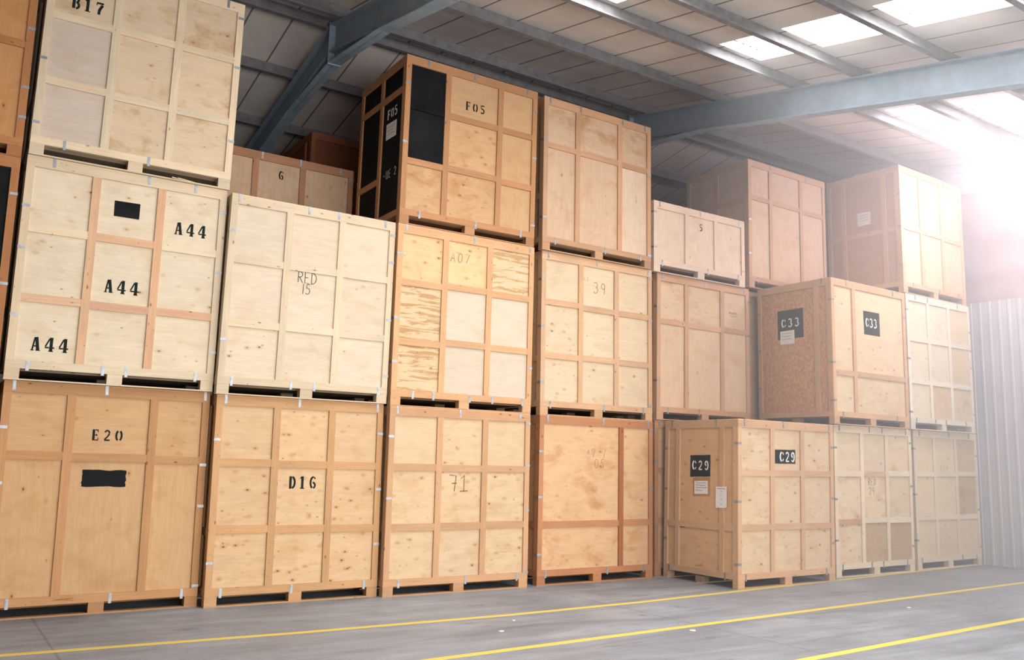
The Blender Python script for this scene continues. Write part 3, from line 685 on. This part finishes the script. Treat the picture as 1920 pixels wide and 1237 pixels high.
# block at the right
FC, FF = c_(228, 194, 150), c_(222, 174, 126)
sd29 = dict(V=[0.315, 1.21], H=[[0.825], [0.82], [0.815]], kind='light', panel=c_(236, 184, 126), cl=[1.936, 1.327, 0.585], ct=[0.42, 1.332], cb=[0.242, 1.365])
crate('crate on the floor with C29 on black patches on its front and side', 10.200, -1.503, 0, 2.134, 2.366, FC, FF, -0.22, 0.0218,
      V=[0.73, 1.403], H=[[1.60, 0.835], [1.603, 0.837], [1.604, 0.83]], kind='knotty', side=sd29,
      ct=[0.134, 0.972, 2.031], cb=[0.161, 1.927], cl=[2.016, 1.20, 0.335], cr=[2.012, 1.239, 0.569],
      marks=[('f', 'patch', 'black_patch', [(0.806, 1.743), (1.263, 1.742), (1.263, 1.953), (0.806, 1.947)], 'black', 0.0008, dict(rough=0.003)), ('f', 'text', 'C29', 1.075, 1.845, 0.15, 0.125, 'stencil', 'white', dict(lift=0.0016)),
             ('s', 'patch', 'black_patch', [(0.96, 1.515), (0.55, 1.53), (0.55, 1.848), (0.96, 1.838)], 'black', 0.0008, dict(rough=0.003)), ('s', 'text', 'C29', 0.755, 1.692, 0.14, 0.125, 'stencil', 'white', dict(lift=0.0016)),
             ('s', 'patch', 'brown_card', [(0.90, 1.235), (0.553, 1.25), (0.553, 1.522), (0.90, 1.508)], 'card', 0.002), ('s', 'patch', 'paper_note', [(0.868, 1.27), (0.598, 1.278), (0.598, 1.468), (0.868, 1.457)], 'paper', 0.001, dict(lift=0.0026, lines=[(1.435, 0.84, 0.63), (1.40, 0.84, 0.66), (1.365, 0.84, 0.62), (1.325, 0.84, 0.70)])),
             ('s', 'patch', 'white_sheet', [(0.424, 1.09), (0.212, 1.10), (0.212, 1.398), (0.424, 1.39)], 'paper', 0.001, dict(on=0.0, lines=[(1.365, 0.40, 0.24), (1.33, 0.33, 0.30), (1.27, 0.33, 0.30), (1.21, 0.33, 0.30), (1.15, 0.33, 0.30)], amp=0.004)),
             ('s', 'patch', 'slot', [(1.165, 0.762), (1.045, 0.768), (1.045, 0.80), (1.165, 0.795)], 'dark', 0.0008), ('s', 'patch', 'slot', [(0.425, 0.782), (0.345, 0.786), (0.345, 0.818), (0.425, 0.812)], 'dark', 0.0008),
             ('s', 'patch', 'ink_stamp', [(0.85, 0.225), (0.71, 0.235), (0.71, 0.255), (0.85, 0.245)], 'card', 0.0006, dict(rough=0.006))])
crate('pale framed crate with RED 29 in pen, right of C29', 12.676, -1.285, 0, 2.131, 2.391, c_(238, 208, 164), c_(242, 218, 184), 0.20, 0.0154,
      V=[0.728, 1.412], H=[[1.612, 0.853], [1.62, 0.87], [1.628, 0.859]], kind='blotchy', kinds={(0, 2): 'spotted', (0, 0): 'light', (1, 0): 'light'},
      cells={(1, 2): ('knotty', c_(204, 168, 122)), (2, 2): ('light', c_(198, 160, 114))}, hcols={(0, 1): c_(216, 164, 118), (1, 0): c_(226, 186, 150)},
      ct=[0.143, 0.94, 1.294, 1.98], cb=[0.164, 0.925, 1.242, 1.913], cl=[2.024, 1.212, 0.572], cr=[2.153, 1.421, 0.423],
      marks=[('f', 'text', 'RED', 1.01, 1.488, 0.11, 0.075, 'hand', 'pen', dict(color=PEN)), ('f', 'text', '29', 1.0, 1.345, 0.11, 0.085, 'hand', 'pen', dict(color=PEN))])
crate('pale crate with RED faintly pencilled, on the floor against the ribbed wall', 14.995, -1.215, 0, 2.118, 2.395, c_(238, 208, 164), c_(242, 218, 182), 1.11, 0.0051,
      V=[0.666, 1.376], H=[[1.631, 0.882], [1.638, 0.881], [1.65, 0.878]], kind='light', cells={(2, 0): ('upright', c_(214, 184, 142)), (2, 1): ('blotchy', c_(212, 178, 132))},
      ct=[0.198, 1.162, 1.851], cb=[0.14, 1.447, 1.941], cl=[2.068, 1.28, 0.501], cr=[1.981, 1.0, 0.325],
      marks=[('f', 'text', 'RED', 1.0, 1.735, 0.09, 0.10, 'hand', 'pen', dict(color=FAINT))])
crate('crate with strand board side and C33 on black squares', 12.578, -1.406, 2.391, 2.111, 2.374, c_(234, 202, 156), c_(224, 172, 122), 1.22, 0.0028,
      V=[0.605], H=[[0.832], [0.838]], kind='light', kinds={(1, 1): 'knotty'}, ct=[0.411, 1.749], cb=[0.237, 1.745], cr=[1.919], cl=[2.007, 0.988, 0.377],
      side=dict(V=[0.30], H=[[], []], kind='osb', panel=c_(222, 160, 106), ct=[0.177], cl=[1.922, 1.276, 0.629]),
      marks=[('f', 'patch', 'black_square', [(0.905, 1.526), (1.360, 1.526), (1.357, 1.927), (0.897, 1.925)], 'black', 0.0008), ('f', 'text', 'C33', 1.113, 1.735, 0.155, 0.115, 'stencil', 'white', dict(lift=0.0016)),
             ('s', 'patch', 'black_square', [(1.077, 1.44), (0.56, 1.445), (0.562, 1.94), (1.079, 1.934)], 'black', 0.0008), ('s', 'text', 'C33', 0.825, 1.715, 0.15, 0.135, 'stencil', 'white', dict(lift=0.0016)),
             ('s', 'patch', 'paper_note', [(1.027, 1.354), (0.741, 1.358), (0.741, 1.585), (1.027, 1.582)], 'paper', 0.001, dict(lift=0.0016, lines=[(1.54, 0.99, 0.78), (1.49, 0.99, 0.82), (1.44, 0.99, 0.78)]))])
WF = c_(244, 228, 200)
crate('very pale crate above the RED crate, beside the ribbed wall', 14.765, -1.342, 2.395, 2.112, 2.393, c_(238, 218, 184), WF, 0.97, -0.0034,
      V=[0.699, 1.375], H=[[1.593, 0.845], [1.596, 0.842], [1.596, 0.839]], kind='light', cells={(2, 0): ('plain', c_(234, 208, 168)), (2, 1): ('upright', c_(226, 194, 150)), (1, 2): ('upright', c_(226, 192, 148)), (2, 2): ('blotchy', c_(228, 198, 156))},
      ct=[0.3, 0.695, 1.7], cb=[0.176, 0.777, 1.12, 1.793], cl=[2.099, 1.231, 0.30], cr=[1.889, 1.535, 1.215, 0.346],
      marks=[('f', 'text', '|29', 1.03, 1.86, 0.16, 0.07, 'hand', 'pen', dict(color=lin(190, 165, 135)))])
crate('topmost crate at the right, 113/02 written on its front', 14.696, -1.358, 4.788, 2.130, 2.334, c_(236, 198, 156), c_(228, 182, 136), 1.75, -0.0045,
      V=[0.667, 1.385], H=[[1.207], [1.21], [1.195]], kind='upright', ct=[0.498, 1.5], cb=[0.31, 1.184, 1.85], cl=[1.8, 1.2, 0.5], cr=[1.5],
      side=dict(V=[0.324, 1.145], H=[[1.171], [1.173], [1.18]], kind='plain', panel=c_(212, 164, 126), cl=[1.759, 1.378, 1.276]),
      marks=[('f', 'text', '113/02.', 0.40, 1.33, 0.13, 0.09, 'hand', 'pen', dict(color=lin(165, 130, 105))), ('f', 'text', '11', 0.86, 1.33, 0.13, 0.07, 'hand', 'pen', dict(color=lin(165, 130, 105))),
             ('s', 'patch', 'paper_note', [(0.866, 1.36), (0.60, 1.36), (0.60, 1.60), (0.866, 1.61)], 'paper', 0.001, dict(lines=[(1.55, 0.83, 0.64), (1.50, 0.83, 0.66), (1.45, 0.83, 0.64)]))])
# rows behind
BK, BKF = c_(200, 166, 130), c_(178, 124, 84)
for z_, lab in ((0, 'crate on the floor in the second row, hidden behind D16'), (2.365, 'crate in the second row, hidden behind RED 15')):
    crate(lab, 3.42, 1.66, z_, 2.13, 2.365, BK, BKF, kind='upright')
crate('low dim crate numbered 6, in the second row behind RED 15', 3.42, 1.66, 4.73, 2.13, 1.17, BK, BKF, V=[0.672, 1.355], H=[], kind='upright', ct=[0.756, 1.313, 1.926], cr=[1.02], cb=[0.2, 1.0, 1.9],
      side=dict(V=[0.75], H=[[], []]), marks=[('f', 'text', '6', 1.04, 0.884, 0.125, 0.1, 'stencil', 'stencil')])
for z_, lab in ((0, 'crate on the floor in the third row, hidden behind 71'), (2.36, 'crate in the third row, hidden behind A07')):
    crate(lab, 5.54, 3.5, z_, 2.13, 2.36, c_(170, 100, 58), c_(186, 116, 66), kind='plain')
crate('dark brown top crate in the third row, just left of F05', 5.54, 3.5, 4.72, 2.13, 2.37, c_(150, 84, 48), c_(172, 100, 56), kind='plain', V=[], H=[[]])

# ------------------------------------------------------------------ floor markings and litter
def floor_line(pts, w, label):
    bm = bmesh.new(); L = []
    n = len(pts)
    for i in range(n):
        a, b = Vector(pts[max(i-1, 0)]), Vector(pts[min(i+1, n-1)]); d = (b-a).normalized(); nn = Vector((-d.y, d.x))*w/2; p = Vector(pts[i])
        L.append([bm.verts.new((*(p+nn), 0.0)), bm.verts.new((*(p-nn), 0.0)), bm.verts.new((*(p+nn), 0.002)), bm.verts.new((*(p-nn), 0.002))])
    for i in range(n-1):
        a, b = L[i], L[i+1]
        for q in ((2, 3), (0, 2), (1, 3)): bm.faces.new((a[q[0]], a[q[1]], b[q[1]], b[q[0]]))
    tag(link('floor_line', bm, M['yellow']), label, 'painted line', 'yellow lines painted on the floor')
floor_line([(-6, -1.30), (-2, -1.42), (1.29, -1.55), (3.8, -1.72), (6.22, -1.79), (8.2, -1.74), (10.1, -1.60), (13.5, -1.37), (17.15, -1.13)], 0.085, 'yellow floor line nearest the crates, running along their feet')
floor_line([(-6, -3.75), (4.48, -3.33), (15.1, -2.90), (17.15, -2.82)], 0.088, 'middle yellow floor line, between the other two')
floor_line([(-6, -5.46), (7.47, -4.86), (11.51, -4.67), (17.15, -4.40)], 0.09, 'yellow floor line farthest from the crates, cut by the lower right corner')
for (x, y, z, a, l, lab) in ((2.72, 0.02, 4.788, 28, 0.30, 'long pale wood splinter poking out under the crate stencilled B17'), (2.66, 0.03, 4.788, 15, 0.20, 'short pale wood splinter under the crate stencilled B17'),
                         (6.70, -0.03, 4.744, 12, 0.30, 'pale wood splinter poking out under the right half of the F05 crate'), (6.30, -0.04, 4.744, 60, 0.12, 'small upright pale wood splinter under the left half of the F05 crate')):
    bm = bmesh.new(); d = Vector((math.cos(R(a)), 0.25, 0)).normalized()*l; nrm = Vector((-d.y, d.x, 0)).normalized()*0.007
    prism(bm, [nrm, -nrm, d - nrm*0.2, d + nrm*0.2], Vector((0, 0, 0.008)))
    o = link('wood_splinter', bm, M['rail'], color=c_(232, 205, 165)); o.location = (x, y, z); tag(o, lab, 'splinter')
for (x, y, s, lab) in ((5.6, -2.55, 0.035, 'scrap of pale litter on the floor in front of D16'), (6.05, -2.1, 0.03, 'scrap of pale litter on the floor in front of the 71 crate'),
                       (7.4, -3.4, 0.05, 'scrap of pale litter beside the middle yellow line'), (11.0, -3.55, 0.04, 'scrap of pale litter between the two outer yellow lines, in front of C29')):
    bm = bmesh.new()
    pts = [Vector((math.cos(a)*s*random.uniform(.6, 1), math.sin(a)*s*random.uniform(.4, .8), 0.001)) for a in [i*math.pi/3 for i in range(6)]]
    prism(bm, pts, Vector((0, 0, 0.006)))
    o = link('paper_scrap', bm, M['paper']); o.location = (x, y, 0); tag(o, lab, 'litter')

# ------------------------------------------------------------------ added haze imitating the lens flare veil at the end of the hall
hz = bpy.data.materials.new('flare_haze'); hz.use_nodes = True; t = hz.node_tree
t.nodes.remove(t.nodes['Principled BSDF'])
vsc = t.nodes.new('ShaderNodeVolumeScatter'); vsc.inputs['Color'].default_value = (1, 1, 1, 1); vsc.inputs['Density'].default_value = HAZE
vsc.inputs['Anisotropy'].default_value = HAZE_G
t.links.new(vsc.outputs[0], t.nodes['Material Output'].inputs['Volume'])
bm = bmesh.new()
hx0, hx1 = 9.3, 17.02
prof = [(-11.0, 0.03), (1.3, 0.03), (1.3, roof_z(1.3, 0.62)), (-11.0, roof_z(-11.0, 0.62))]
prism(bm, [Vector((hx0, y, z)) for y, z in prof], Vector((hx1-hx0, 0, 0)))
hzo = link('haze', bm, hz); tag(hzo, 'added haze spreading the flare glow round the added lamp at upper right', 'haze'); hzo['kind'] = 'stuff'
